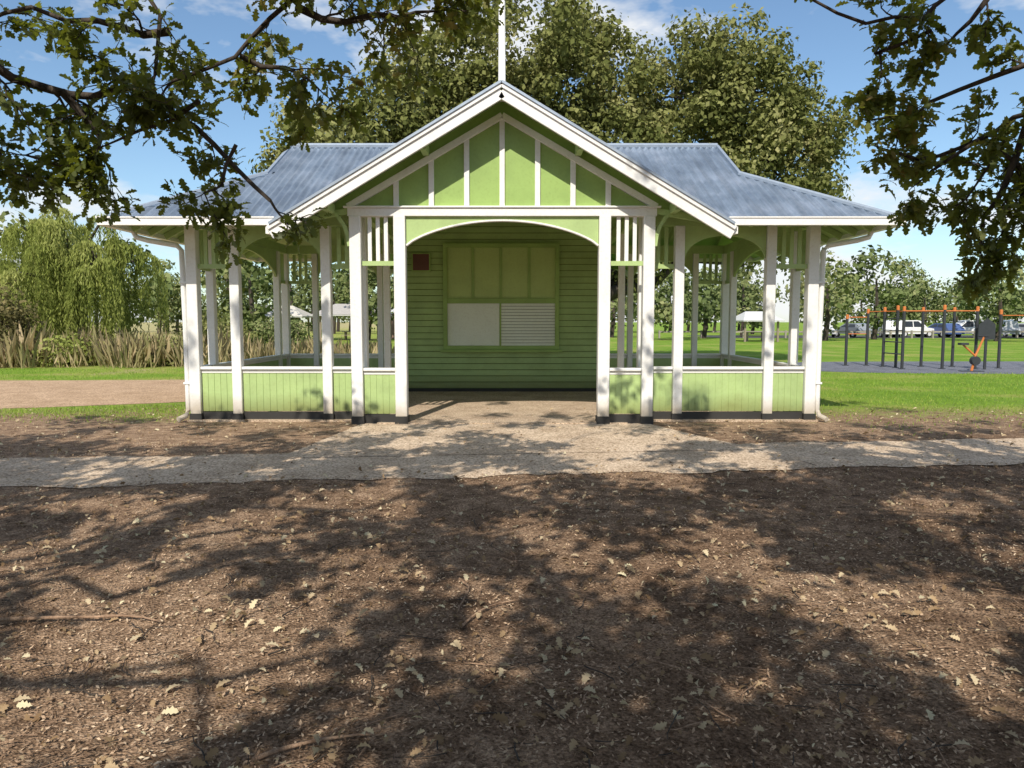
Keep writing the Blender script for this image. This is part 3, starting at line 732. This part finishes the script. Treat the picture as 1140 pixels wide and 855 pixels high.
# ---------------------------------------------------------------- cars
GLASS=simple("car_glass",(.03,.035,.04),.1); TYRE=simple("tyre",(.02,.02,.02),.8)
def car(x,y,rot,c,suv=False):
    e=empty("parked_car",(x,y,0),rot); m=MB(); h=1.72 if suv else 1.42; w=.88
    body=[(-2.2,.35),(-2.22,.75),(-2.05,.92),(-1.95,.98),(-1.5,1.0),(.95,1.0),(1.6,.92),(2.1,.8),(2.2,.6),(2.2,.35)]
    cab=[(-1.95,.98),(-1.6 if not suv else -1.85,h-.08),(-1.2,h),(.1,h),(.45,h-.06),(1.15,.98)]
    def ext(pr,w0,w1,mi):
        a_=[(px,-(w0 if pz<1.01 else w1),pz) for px,pz in pr]; b_=[(px,(w0 if pz<1.01 else w1),pz) for px,pz in pr]
        m.poly(a_,mi); m.poly(b_[::-1],mi)
        for i in range(len(pr)):
            j=(i+1)%len(pr); m.poly([a_[i],b_[i],b_[j],a_[j]],mi)
    ext(body,w,w,0); ext(cab,w-.04,w-.2,0)
    hh=h-.1
    for s in (-1,1):
        for (xa,xb,xc,xd) in ((-1.55,-.45,-.45,-1.4),(-.35,.85,.2,-.35)):
            m.poly([(xa,s*(w-.035),1.04),(xb,s*(w-.035),1.04),(xc,s*(w-.165),hh),(xd,s*(w-.165),hh)],1)
    m.poly([(1.08,-.78,1.02),(1.08,.78,1.02),(.5,.64,hh),(.5,-.64,hh)],1)
    for wx in (-1.35,1.35):
        for s in (-1,1):
            m.tube([(wx,s*.72,.33),(wx,s*.9,.33)],[.33,.33],16,2); m.tube([(wx,s*.9,.33),(wx,s*.91,.33)],[.19,.19],12,3)
    for s in (-1,1): m.box(2.18,2.215,s*.65-.15,s*.65+.15,.62,.76,3)
    m.obj("body",[simple("car_paint",c,.25),GLASS,TYRE,simple("alloy",(.6,.6,.6),.3)],e,.02)
cols=[(.7,.7,.72),(.25,.27,.3),(.75,.75,.75),(.78,.78,.78),(.06,.1,.25),(.74,.74,.74),(.4,.41,.43),(.74,.74,.74),(.45,.05,.04)]
for i,c in enumerate(cols):
    car(31.5+i*3.0+.3*math.sin(i*7),76+.5*math.sin(i*3),math.radians([80,100,85,8,95,172,88,92,86][i]),c,i%3!=1)
fb=MB()
for i in range(26): fb.box(14+i*2-.07,14+i*2+.07,70.9,71.1,0,.75)
fb.beam((14,71,.62),(64,71,.62),.06,.14)
fb.obj("car_park_fence",[simple("weathered_timber",(.3,.27,.23),.9)])
def shelter(x,y,w,h,c):
    e=empty("picnic_shelter",(x,y,0)); m=MB()
    for sx in (-1,1):
        for sy in (-1,1): m.box(sx*w*.4-.07,sx*w*.4+.07,sy*1.6-.07,sy*1.6+.07,0,h*.72,0)
    m.poly([(-w/2,-2.2,h*.7),(w/2,-2.2,h*.7),(w*.25,0,h),(-w*.25,0,h)],1); m.poly([(w/2,2.2,h*.7),(-w/2,2.2,h*.7),(-w*.25,0,h),(w*.25,0,h)],1)
    m.poly([(w/2,-2.2,h*.7),(w/2,2.2,h*.7),(w*.25,0,h)],1); m.poly([(-w/2,2.2,h*.7),(-w/2,-2.2,h*.7),(-w*.25,0,h)],1)
    m.box(-w/2,w/2,-2.2,2.2,h*.665,h*.695,2)
    m.box(-.9,.9,-.35,.35,.7,.76,0); m.box(-.7,-.6,-.3,.3,0,.7,0); m.box(.6,.7,-.3,.3,0,.7,0); m.box(-.9,.9,-.8,-.55,.42,.46,0); m.box(-.9,.9,.55,.8,.42,.46,0)
    m.obj("shelter",[simple("timber",(.25,.2,.15)),simple("shelter_roof",c),simple("fascia",(.5,.5,.48))],e)
shelter(-19.5,62,5.5,2.9,(.62,.58,.52)); shelter(-13.6,64,6,3.1,(.42,.40,.38)); shelter(19.5,60,3.2,2.4,(.6,.6,.6))
m=MB(); m.box(-2.2,2.2,-1.5,1.5,0,2.3,0); m.poly([(-2.5,-1.8,2.3),(2.5,-1.8,2.3),(2.5,0,3.0),(-2.5,0,3.0)],1); m.poly([(2.5,1.8,2.3),(-2.5,1.8,2.3),(-2.5,0,3.0),(2.5,0,3.0)],1); m.box(-.5,.4,-1.53,-1.5,0,2.0,2)
e=empty("park_amenities_block",(-9.5,70,0)); m.obj("walls_and_roof",[simple("brick",(.3,.2,.15)),simple("tin_roof",(.55,.56,.57)),simple("door",(.1,.15,.1))],e)

# ---------------------------------------------------------------- light
el=SUN_EL; az=SUN_AZ
to_sun=Vector((-math.sin(az)*math.cos(el),-math.cos(az)*math.cos(el),math.sin(el)))
ld=bpy.data.lights.new("sun",'SUN'); ld.energy=5.0; ld.angle=math.radians(.5); ld.color=(1,.93,.81)
lo=bpy.data.objects.new("sun",ld); scene.collection.objects.link(lo); lo.rotation_euler=(-to_sun).to_track_quat('-Z','Y').to_euler(); lo.location=(0,-20,30)
w=bpy.data.worlds.new("World"); scene.world=w; w.use_nodes=True; nt=w.node_tree
bg=nt.nodes["Background"]; sky=nt.nodes.new("ShaderNodeTexSky"); sky.sky_type='NISHITA'; sky.sun_disc=False
sky.sun_elevation=el; sky.sun_rotation=math.radians(180)+az; sky.air_density=1.0; sky.dust_density=.5; sky.ozone_density=1.4
tc=nt.nodes.new("ShaderNodeTexCoord"); mp=nt.nodes.new("ShaderNodeMapping"); mp.inputs["Scale"].default_value=(1,1,2.4); mp.inputs["Location"].default_value=(.9,.2,.4)
nt.links.new(tc.outputs["Generated"],mp.inputs[0])
n=noise(nt,mp.outputs[0],3.2,6,.6)
f=ramp(nt,n,[(.485,(0,0,0)),(.60,(.9,.9,.9))])
skc=mixc(nt,1.0,sky.outputs[0],(.86,.96,1.0),'MULTIPLY')
c=mixc(nt,f,skc,(6.2,6.3,6.4))
nt.links.new(c,bg.inputs[0]); bg.inputs[1].default_value=.15

cd=bpy.data.cameras.new("camera"); co=bpy.data.objects.new("camera",cd); scene.collection.objects.link(co)
cd.sensor_width=36; cd.lens=26.2; cd.clip_end=4000; cd.clip_start=.05
co.location=(0,0,1.6); co.rotation_euler=(math.radians(90-4.8),0,0)
scene.camera=co
